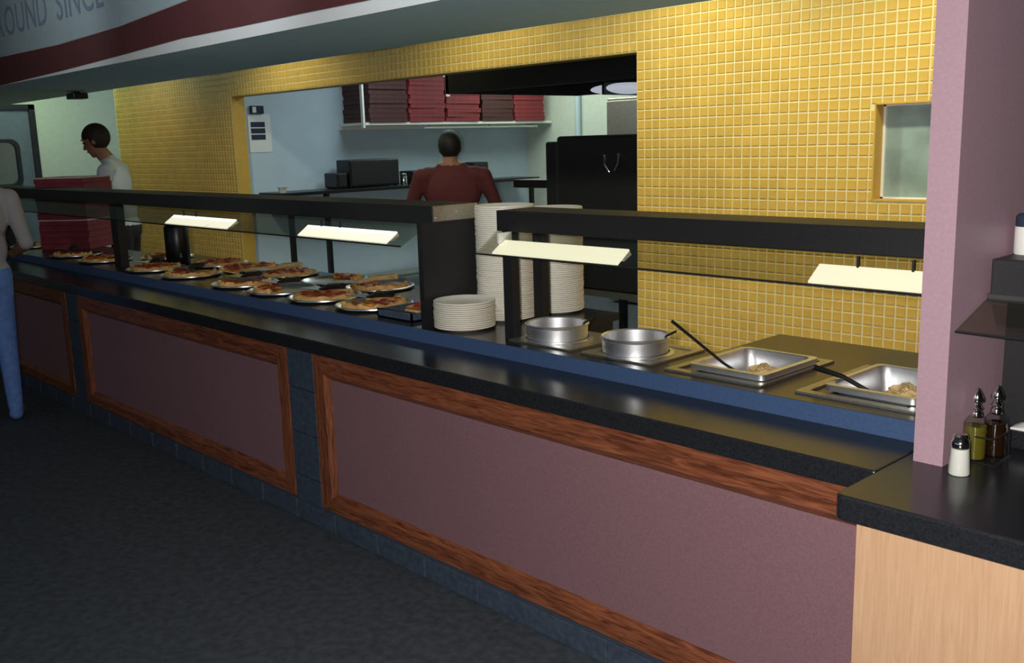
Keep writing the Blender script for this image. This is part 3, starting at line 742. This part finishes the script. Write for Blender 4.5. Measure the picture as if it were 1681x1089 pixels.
# ================================================================== PIZZA BOXES
def boxmesh(name, w, h, mats):
    m = MB(); m.cur = 0; m.cbox(-w/2, w/2, -w/2, w/2, 0, h*0.8, 0.003); m.cur = 1; m.cbox(-w/2-0.002, w/2+0.002, -w/2-0.002, w/2+0.002, h*0.78, h, 0.002)
    return m.mesh(name, mats)
bmA = boxmesh('pizza_box', 0.39, 0.044, ['red_box', 'red_box']); bmB = boxmesh('pizza_box', 0.39, 0.044, ['red_box', 'box_white'])
for k in range(12):
    o = bpy.data.objects.new('pizza_box', bmB if k in (4, 8, 11) else bmA); C.objects.link(o)
    o.location = (-7.72+random.uniform(-.004, .004), 2.73+random.uniform(-.004, .004), CZ+k*0.0445); o.rotation_euler = (0, 0, math.radians(39+random.uniform(-1.5, 1.5)))
    if k == 11:
        tag(o, 'red and white pizza box on top of the stack before the man in white', 'pizza box', 'boxes in the counter stack')
    else: tag(o, 'red pizza box in the stack before the man in white', 'pizza box', 'boxes in the counter stack')
# shelf in the kitchen with columns of boxes
sh = thing('wall_shelf', 'white wall shelf carrying columns of red pizza boxes', 'shelf', (-7.8, 6.6, 1.78))
B(-7.998, -7.58, 5.33, 7.78, 1.785, 1.81).build('board', 'white_enamel', sh)
B(-7.615, -7.58, 5.315, 5.335, 1.76, 2.6).build('upright', 'white_enamel', sh)
B(-7.998, -7.96, 5.33, 7.78, 1.75, 1.785).build('wall_rail', 'white_enamel', sh)
hr = thing('hanging_rail', 'pale rail hanging below the pizza box shelf', 'rail', (-7.7, 6.9, 1.74))
MB().tube([(-7.62, 6.05, 1.755), (-7.62, 7.6, 1.755)], 0.012, 8).build('bar', 'wall_white', hr, True)
for y in (6.1, 6.9, 7.55): MB().tube([(-7.62, y, 1.755), (-7.62, y, 1.787)], 0.005, 6).build('hook', 'chrome', hr)
bs = {k: boxmesh('pizza_box', 0.43, 0.042, [k, k]) for k in ('red_box', 'red_box_dark', 'red_box_orange')}
for ci, (y, n, key) in enumerate(((5.60, 12, 'red_box_dark'), (6.06, 12, 'red_box'), (6.52, 10, 'red_box'), (6.98, 9, 'red_box_dark'), (7.44, 9, 'red_box'))):
    for k in range(n):
        kk = 'red_box_orange' if (ci == 2 and k > 6) or (ci == 1 and k > 9 and False) else key
        o = bpy.data.objects.new('pizza_box', bs[kk]); C.objects.link(o)
        o.location = (-7.78+random.uniform(-.008, .008), y+random.uniform(-.008, .008), 1.811+k*0.0425); o.rotation_euler = (0, 0, random.uniform(-.02, .02))
        tag(o, ('topmost ' if k == n-1 else '')+['dark red pizza box in the shelf column nearest the notice', 'red pizza box in the second shelf column from the notice', 'red pizza box in the middle shelf column', 'dark red pizza box in the fourth shelf column from the notice', 'red pizza box in the shelf column at the kitchen corner'][ci], 'pizza box', 'shelf column %s' % ['by the notice', 'beside the first', 'in the middle', 'beyond the middle', 'at the corner'][ci])
tg = B(-7.56, -7.548, 6.30, 6.345, 2.05, 2.27).build('label_strip', 'paper'); tag(tg, 'white paper strip stuck on the pizza boxes', 'label')
tg.location.x = -7.566

# ================================================================== KITCHEN
tb_ = thing('prep_table', 'tall dark topped prep table along the pale blue kitchen wall', 'table', (-7.75, 5.9, 0))
B(-7.98, -7.6, 4.42, 7.6, 1.185, 1.215, 0.003).build('table_top', 'dark_metal', tb_)
for y in (4.525, 4.90, 6.4, 7.5):
    for x in (-7.63,): B(x-0.02, x+0.02, y-0.02, y+0.02, 0, 1.185).build('leg', 'dark_metal', tb_)
B(-7.95, -7.62, 4.5, 7.5, 0.34, 0.36).build('lower_shelf', 'steel_dull', tb_)
def kbox(name, label, cat, y0, y1, z1, x0=-7.9, x1=-7.68, screen=True):
    t = thing(name, label, cat, ((x0+x1)/2, (y0+y1)/2, 1.215))
    B(x0, x1, y0, y1, 1.222, z1, 0.012).build('body', 'black_plastic', t)
    for y in (y0+0.03, y1-0.03):
        for x in (x0+0.03, x1-0.03): B(x-0.01, x+0.01, y-0.01, y+0.01, 1.215, 1.224).build('foot', 'dark_metal', t)
    if screen: B(x1-0.002, x1+0.004, y0+0.02, y1-0.02, 1.24, z1-0.02, 0.002).build('front_panel', 'guard_black', t)
kbox('microwave', 'large black appliance on the kitchen prep table', 'appliance', 5.20, 5.77, 1.475)
kbox('receipt_printer', 'small black box beside the large black kitchen appliance', 'appliance', 5.06, 5.17, 1.36)
kbox('card_terminal', 'small black box between the large appliance and the man in red', 'appliance', 5.93, 6.12, 1.345)
kbox('order_monitor', 'black upright box behind the shoulder of the man in red', 'appliance', 6.72, 6.93, 1.40)
cn = thing('steel_shaker', 'small steel shaker on the prep table beside the black appliance', 'shaker', (-7.72, 5.85, 1.215))
MB().lathe([(0.0005, 0), (0.035, 0), (0.037, 0.01), (0.035, 0.09), (0.028, 0.11), (0.0005, 0.115)], 16).build('body', 'chrome', cn, True, True)
MB().lathe([(0.038, 0.085), (0.039, 0.09), (0.038, 0.095)], 16).build('band', 'dark_metal', cn, True, True)
pb = thing('paper_tub', 'small white paper tub at the near end of the prep table', 'tub', (-7.70, 4.50, 1.215))
MB().lathe([(0.0005, 0), (0.03, 0), (0.042, 0.05), (0.044, 0.052), (0.041, 0.05), (0.028, 0.004), (0.0005, 0.004)], 16).build('cup', 'paper', pb, True, True)
MB().lathe([(0.0005, 0.004), (0.0285, 0.004), (0.04, 0.042), (0.0005, 0.046)], 16).build('contents', 'ink', pb, True, True)
# notice on the wall
nt_ = thing('wall_notice', 'white notice with three dark print blocks on the kitchen wall', 'notice', (-7.999, 4.49, 1.57))
B(-7.999, -7.995, 4.375, 4.60, 1.57, 1.90).build('sheet', 'paper', nt_)
for z0, z1 in ((1.79, 1.835), (1.735, 1.78), (1.68, 1.725)): B(-7.996, -7.993, 4.40, 4.54, z0, z1).build('print_block', 'ink', nt_)
th = thing('thermostat', 'small dark and white wall device above the notice', 'device', (-7.99, 4.47, 1.91))
B(-7.999, -7.97, 4.40, 4.53, 1.905, 1.975, 0.006).build('body', 'ink', th); B(-7.972, -7.966, 4.415, 4.45, 1.915, 1.965).build('display', 'paper', th)
# oven under its hood
ov = thing('pizza_oven', 'large black conveyor oven inside the kitchen beside the yellow wall edge', 'oven', (-4.1, 5.5, 0.0))
B(-4.885, -3.2, 5.055, 5.95, 1.0, 1.625, 0.02).build('upper_body', 'guard_black', ov)
B(-5.0, -4.88, 5.06, 5.9, 1.0, 1.59, 0.015).build('side_housing', 'guard_black', ov)
B(-5.0, -3.2, 5.06, 5.95, 0.57, 0.97, 0.02).build('lower_body', 'guard_black', ov)
B(-5.0, -3.2, 5.05, 5.9, 0.52, 0.56).build('stand_rail', 'steel_dull', ov)
for x in (-4.95, -3.3):
    for y in (5.1, 5.85): B(x-0.025, x+0.025, y-0.025, y+0.025, 0, 0.57).build('leg', 'dark_metal', ov)
B(-5.34, -4.99, 5.06, 5.7, 1.262, 1.32, 0.004).build('conveyor_shelf', 'dark_metal', ov)
for x, z in ((-4.42, 1.43), (-4.30, 1.44)): MB().tube([(x, 5.04, z+0.06), (x+0.01, 5.03, z), (x+0.035*(1 if x < -4.35 else -1), 5.045, z-0.05)], [0.012, 0.009, 0.006], 8).build('handle', 'chrome', ov, True)
B(-4.20, -4.12, 5.048, 5.058, 1.38, 1.41).build('badge', 'chrome', ov)
hd = thing('extractor_hood', 'dark extractor hood hanging above the black oven', 'hood', (-4.3, 5.3, 1.94))
m = MB(); m.prism([(4.66, 1.95), (4.66, 2.61), (6.05, 2.61), (6.05, 1.95), (6.02, 1.95), (6.02, 2.2), (4.69, 2.2), (4.69, 1.95)], 'X', -5.6, -3.0)
m.box(-5.6, -5.57, 4.66, 6.05, 1.95, 2.61); m.box(-3.03, -3.0, 4.66, 6.05, 1.95, 2.61)
m.build('canopy', 'guard_black', hd)
for k in range(4): B(-5.5+k*0.6, -4.95+k*0.6, 5.2, 5.7, 2.17, 2.19).build('filter', 'dark_metal', hd)
hl = MB().ell((-4.62, 5.5, 1.945), (0.27, 0.22, 0.04), 24, 12).build('hood_dome', 'hood_glow', hd, True)  # dome under the hood, given an even glow of its own
B(-4.63, -4.61, 5.26, 5.74, 1.90, 1.985).build('dome_guard', 'dark_metal', hl)
pp = MB().tube([(-7.17, 7.76, 0), (-7.17, 7.76, 2.62)], 0.03, 10).build('wall_pipe', 'kitchen_white', None, True); tag(pp, 'pale vertical pipe on the bright kitchen wall', 'pipe')
fr_ = thing('tall_fridge', 'tall grey cabinet at the back of the kitchen beside the bright wall', 'fridge', (-5.92, 7.5, 0))
B(-6.36, -5.48, 7.3, 7.79, 0.02, 1.98, 0.01).build('body', 'steel_dull', fr_); B(-6.35, -5.93, 7.28, 7.302, 0.1, 1.95, 0.004).build('door', 'steel_dull', fr_); B(-5.915, -5.49, 7.28, 7.302, 0.1, 1.95, 0.004).build('door', 'steel_dull', fr_)

# ================================================================== SIDE COUNTER THINGS
st = thing('salt_shaker', 'glass salt shaker with steel cap on the black side counter', 'salt shaker', (-0.829, 2.112, RZ))
MB().lathe([(0.0005, 0.001), (0.021, 0.001), (0.0225, 0.004), (0.0185, 0.060), (0.0005, 0.060)], 24).build('salt', 'salt', st, True, True)
MB().lathe([(0.0005, 0.0), (0.0225, 0.0), (0.0238, 0.004), (0.0195, 0.062), (0.017, 0.066)], 24).build('glass', 'glass_clear', st, True, True)
MB().lathe([(0.0185, 0.062), (0.0195, 0.066), (0.0195, 0.074), (0.0175, 0.078), (0.015, 0.083), (0.0165, 0.087), (0.013, 0.092), (0.0005, 0.094)], 24).build('cap', 'chrome', st, True, True)
def cruet(x, y, liquid, label):
    t = thing('cruet', label, 'cruet', (x, y, RZ+0.003), 0, 'oil and vinegar cruets')
    MB().lathe([(0.0005, 0.002), (0.022, 0.002), (0.0235, 0.006), (0.0235, 0.078), (0.0005, 0.079)], 4 if False else 24).build('liquid', liquid, t, True, True)
    MB().lathe([(0.0005, 0.0), (0.0245, 0.0), (0.0252, 0.004), (0.0252, 0.085), (0.018, 0.096), (0.012, 0.102)], 24).build('bottle', 'glass_clear', t, True, True)
    MB().lathe([(0.011, 0.098), (0.013, 0.102), (0.012, 0.110), (0.009, 0.114), (0.013, 0.119), (0.009, 0.124), (0.007, 0.130), (0.013, 0.134), (0.0145, 0.140), (0.010, 0.152), (0.004, 0.164), (0.0005, 0.166)], 20).build('stopper', 'chrome', t, True, True)
cruet(-0.846, 2.235, 'oil', 'square cruet of yellow oil beside the mauve partition')
cruet(-0.822, 2.288, 'vinegar', 'cruet of dark vinegar behind the oil cruet')
m = MB(); m.tube([(-0.868, 2.214, RZ+0.06), (-0.798, 2.214, RZ+0.06), (-0.798, 2.312, RZ+0.06), (-0.868, 2.312, RZ+0.06), (-0.868, 2.214, RZ+0.06)], 0.0022, 6)
cd = thing('cruet_caddy', 'thin wire caddy holding the two cruets', 'caddy', (-0.83, 2.26, RZ))
m.build('wire', 'dark_metal', cd); B(-0.872, -0.795, 2.21, 2.315, RZ, RZ+0.003).build('base', 'dark_metal', cd)
for x, y in ((-0.868, 2.214), (-0.798, 2.312)): MB().tube([(x, y, RZ), (x, y, RZ+0.06)], 0.0022, 6).build('upright', 'dark_metal', cd)
jr = thing('spice_jar', 'white filled glass jar with dark lid standing on the side guard shelf', 'jar', (-0.832, 2.44, 1.306))
MB().lathe([(0.0005, 0.0), (0.028, 0.0), (0.030, 0.004), (0.030, 0.065), (0.0005, 0.066)], 20).build('body', 'salt', jr, True, True)
MB().lathe([(0.0005, 0.066), (0.029, 0.066), (0.029, 0.088), (0.024, 0.094), (0.0005, 0.095)], 20).build('lid', 'ink', jr, True, True)
nk = thing('folded_napkin', 'crumpled white napkin on the side counter behind the cruets', 'napkin', (-0.78, 2.42, RZ+0.045))
m = MB(); vs = []; fs = []
rnd = random.Random(5); n = 9
for i in range(n):
    for j in range(n):
        u, v = i/(n-1)-0.5, j/(n-1)-0.5
        vs.append((-0.775+u*0.09, 2.42+v*0.09, RZ+0.049+0.02*max(0, 1-4*u*u)*max(0, 1-3*v*v)*rnd.uniform(0.5, 1.0)))
for i in range(n-1):
    for j in range(n-1): fs.append((i*n+j, (i+1)*n+j, (i+1)*n+j+1, i*n+j+1))
k0 = len(vs); vs += [(x, y, RZ+0.045) for x, y, z in vs[:]]
for i in range(n-1):
    for j in range(n-1): fs.append((k0+i*n+j, k0+i*n+j+1, k0+(i+1)*n+j+1, k0+(i+1)*n+j))
per = [i*n for i in range(n)]+[(n-1)*n+j for j in range(1, n)]+[i*n+n-1 for i in range(n-2, -1, -1)]+[j for j in range(n-2, 0, -1)]
for a, b in zip(per, per[1:]+per[:1]): fs.append((a, b, k0+b, k0+a))
m.add(vs, fs); m.build('cloth', 'napkin', nk, True)

# ================================================================== PEOPLE
def caps(bm, p0, r0, p1, r1, seg=14):
    p0, p1 = Vector(p0), Vector(p1); d = p1-p0; L = d.length
    q = d.to_track_quat('Z', 'Y').to_matrix().to_4x4()
    bmesh.ops.create_cone(bm, cap_ends=True, segments=seg, radius1=r0, radius2=r1, depth=L, matrix=Matrix.Translation((p0+p1)/2) @ q)
    for p, r in ((p0, r0), (p1, r1)): bmesh.ops.create_uvsphere(bm, u_segments=seg, v_segments=10, radius=r, matrix=Matrix.Translation(p))
def elli(bm, c, r, rot=None):
    m = Matrix.Translation(c)
    if rot: m = m @ rot
    bmesh.ops.create_uvsphere(bm, u_segments=20, v_segments=14, radius=1, matrix=m @ Matrix.Diagonal((*r, 1)))
def hand(bm, wr, direction, side, curl=0.5):
    """palm, four unequal bent fingers and a thumb leaving the side of the palm"""
    d = Vector(direction).normalized(); s = d.cross(Vector((0, 0, 1))).normalized(); nn = s.cross(d)
    wr = Vector(wr)
    for k in (-1.2, -0.4, 0.4, 1.2): caps(bm, wr+s*k*0.012, 0.018, wr+d*0.085+s*k*0.019, 0.013, 8)
    for k, L in ((-1.5, 0.060), (-0.5, 0.074), (0.5, 0.078), (1.5, 0.068)):
        a = wr+d*0.085+s*k*0.0205; b = a+d*L*0.5-nn*L*0.18*curl; c = b+d*L*0.35-nn*L*0.45*curl
        caps(bm, a, 0.0105, b, 0.0095, 8); caps(bm, b, 0.0095, c, 0.0085, 8)
    a = wr+d*0.025-s*side*0.028; b = a+d*0.035-s*side*0.03-nn*0.01; c = b+d*0.03-s*side*0.006-nn*0.012
    caps(bm, a, 0.014, b, 0.0115, 8); caps(bm, b, 0.0115, c, 0.009, 8)
def person(label, loc, rotz, mats, hairmat, headoff=(0, 0, 0), headrot=(0, 0, 0), arms=None, scale=1.0, wide=1.0, longhair=False, lean=0.0, bare_arm=True):
    t = thing('person', label, 'person', loc, rotz)
    bm = bmesh.new()
    # front is -Y; torso leans forward by shifting upper points
    def T(p):
        x, y, z = p; k = max(0, z-0.95)
        return Vector((x*wide, y-k*lean, z))
    elli(bm, T((0, 0, 1.27)), (0.185*wide, 0.120, 0.20)); elli(bm, T((0, 0.005, 1.08)), (0.165*wide, 0.118, 0.19)); elli(bm, T((0, 0.01, 0.93)), (0.172*wide, 0.122, 0.13))
    caps(bm, T((-0.15, 0.01, 1.385)), 0.062, T((0.15, 0.01, 1.385)), 0.062)
    caps(bm, T((-0.06, 0.012, 1.43)), 0.05, T((0.06, 0.012, 1.43)), 0.05)
    hc = T((0, -0.005, 1.615)) + Vector(headoff)
    caps(bm, T((0, 0.012, 1.42)), 0.060, hc+Vector((0, 0.012, -0.06)), 0.052)
    hr_ = Matrix.Rotation(headrot[2], 4, 'Z') @ Matrix.Rotation(headrot[0], 4, 'X')
    def Hd(p): return hc + (hr_ @ Vector(p))
    elli(bm, Hd((0, 0.012, 0.022)), (0.076, 0.096, 0.098), hr_); elli(bm, Hd((0, -0.022, -0.038)), (0.060, 0.070, 0.078), hr_)
    elli(bm, Hd((0, -0.058, -0.092)), (0.026, 0.022, 0.022), hr_)
    caps(bm, Hd((0, -0.088, 0.018)), 0.009, Hd((0, -0.108, -0.025)), 0.014, 8)
    for s in (-1, 1):
        elli(bm, Hd((s*0.076, 0.012, -0.008)), (0.010, 0.018, 0.030), hr_)
        elli(bm, Hd((s*0.034, -0.074, 0.030)), (0.026, 0.014, 0.009), hr_)
    elli(bm, Hd((0, -0.085, -0.058)), (0.024, 0.012, 0.008), hr_)
    arms = arms or {}
    for s in (-1, 1):
        sh_ = T((s*0.195, 0.01, 1.375)); el, wr, dr_ = arms.get(s, ((s*0.25, 0.02, 1.09), (s*0.24, -0.08, 0.86), (0, -0.2, -1)))
        el = T(el); wr = T(wr)
        caps(bm, sh_, 0.062, el, 0.044); caps(bm, el, 0.044, wr, 0.028); hand(bm, wr+Vector(dr_).normalized()*0.01, dr_, s)
        hp = Vector((s*0.092*wide, 0.01, 0.92)); kn = Vector((s*0.10*wide, -0.01, 0.50)); an = Vector((s*0.105*wide, 0.02, 0.085))
        caps(bm, hp, 0.092, kn, 0.062); caps(bm, kn, 0.062, an, 0.045)
        caps(bm, an+Vector((0, 0.03, -0.04)), 0.042, an+Vector((s*0.012, -0.14, -0.05)), 0.034)
    me = bpy.data.meshes.new('body'); bm.to_mesh(me); bm.free()
    o = bpy.data.objects.new('body', me); C.objects.link(o)
    r = o.modifiers.new('r', 'REMESH'); r.mode = 'VOXEL'; r.voxel_size = 0.0085
    sm = o.modifiers.new('s', 'SMOOTH'); sm.factor = 0.5; sm.iterations = 3
    bpy.context.view_layer.update()
    me2 = bpy.data.meshes.new_from_object(o.evaluated_get(bpy.context.evaluated_depsgraph_get()))
    o.modifiers.clear(); o.data = me2; me2.materials.clear()
    for k in mats: me2.materials.append(M[k])
    wrs = [(T(arms.get(s, ((s*0.25, 0.02, 1.09), (s*0.24, -0.08, 0.86), 0))[0]), T(arms.get(s, ((0, 0, 0), (s*0.24, -0.08, 0.86), 0))[1])) for s in (-1, 1)]
    for p in me2.polygons:
        p.use_smooth = True; c = p.center
        i = 1
        nz = c.z + (c.y)*0.25
        if (c-hc).length < 0.16 and c.z > T((0, 0, 1.455)).z or c.z > 1.53: i = 0
        elif c.z < 0.07: i = 3
        elif c.z < 0.96 and abs(c.x) < 0.19*wide+0.02 and c.y > -0.16: i = 2
        for e_, w_ in wrs:
            ab = w_-e_; tt = (c-e_).dot(ab)/ab.length_squared; d_ = (c-(e_+ab*max(0, min(1.6, tt)))).length
            if tt > (0.05 if bare_arm else 0.93) and d_ < 0.075 and tt < 2.0: i = 0
        p.material_index = i
    o.parent = t
    # hair: a cap over crown and nape
    hm = bmesh.new(); bmesh.ops.create_uvsphere(hm, u_segments=28, v_segments=20, radius=1)
    dele = []
    for v in hm.verts:
        v.co = Vector((v.co.x*0.087, v.co.y*0.108+0.014, v.co.z*0.106+0.028))
    for f in hm.faces:
        c = f.calc_center_median()
        line = 0.052 if c.y < -0.05 else (0.035 if c.y < 0.0 else -0.078)
        if longhair: line = 0.052 if c.y < -0.045 else -0.2
        if c.z < line: dele.append(f)
    bmesh.ops.delete(hm, geom=dele, context='FACES')
    if longhair:
        pass
    bmesh.ops.solidify(hm, geom=list(hm.faces), thickness=0.016)
    for v in hm.verts: v.co = hc + (hr_ @ v.co)
    hme = bpy.data.meshes.new('hair'); hm.to_mesh(hme); hm.free(); hme.materials.append(M[hairmat])
    for p in hme.polygons: p.use_smooth = True
    ho = bpy.data.objects.new('hair', hme); C.objects.link(ho); ho.parent = t
    if longhair:
        m = MB()
        for s in (-1.0, -0.5, 0, 0.5, 1.0):
            q0 = hc+Vector((s*0.07, 0.075-abs(s)*0.05, 0.03)); q1 = hc+Vector((s*0.085, 0.10-abs(s)*0.05, -0.13)); q2 = hc+Vector((s*0.08, 0.13-abs(s)*0.05, -0.30))
            m.tube([q0, q1, q2], [0.035, 0.04, 0.018], 10)
        m.build('hair_length', hairmat, t, True, True)
    for s in (-1, 1):
        MB().ell((0, 0, 0), (0.013, 0.008, 0.008), 10, 8).build('eye', 'ink', t, True, True).location = Hd((s*0.033, -0.083, 0.012))
        MB().ell((0, 0, 0), (0.022, 0.007, 0.005), 10, 6).build('eyebrow', hairmat, t, True, True).location = Hd((s*0.034, -0.088, 0.038))
    mo = MB().ell((0, 0, 0), (0.022, 0.007, 0.004), 10, 6).build('mouth', 'lip', t, True, True); mo.location = Hd((0, -0.094, -0.058))
    t.scale = (scale, scale, scale)
    return t
# facing angle: rotation about Z that turns -Y into the wanted direction
def face(dx, dy): return math.atan2(dy, dx) + PI/2
person('man in white shirt looking down at the pizza box stack', (-8.13, 3.24, 0), face(-0.62, -0.78), ['skin', 'shirt_white', 'trousers', 'shoe'], 'hair_brown',
       headoff=(0.0, -0.07, -0.01), headrot=(0.32, 0, -0.15), arms={1: ((0.27, -0.05, 1.12), (0.20, -0.30, 1.18), (-0.2, -1, 0.1)), -1: ((-0.27, -0.05, 1.12), (-0.20, -0.30, 1.18), (0.2, -1, 0.1))}, scale=1.06, lean=0.10, bare_arm=False)
person('man in dark red shirt seen from behind in the kitchen', (-5.52, 4.62, 0), face(-0.72, 0.68), ['skin', 'shirt_red', 'trousers', 'shoe'], 'hair',
       headoff=(0.01, -0.02, -0.04), headrot=(0.1, 0, 0), arms={1: ((0.29, -0.06, 1.10), (0.20, -0.28, 1.12), (-0.2, -1, 0)), -1: ((-0.29, -0.06, 1.10), (-0.20, -0.28, 1.12), (0.2, -1, 0))}, scale=0.992, wide=1.17, lean=0.06)
person('customer in blue jeans standing at the tray rail', (-6.455, 1.665, 0), face(-1, 0.35), ['skin', 'shirt_pale', 'denim', 'denim'], 'hair',
       headoff=(0.02, -0.02, 0.0), arms={1: ((0.26, 0.0, 1.10), (0.18, -0.24, 1.02), (-0.1, -1, 0)), -1: ((-0.26, 0.0, 1.10), (-0.18, -0.24, 1.02), (0.1, -1, 0))}, scale=0.98, wide=1.1, lean=0.30, longhair=True)
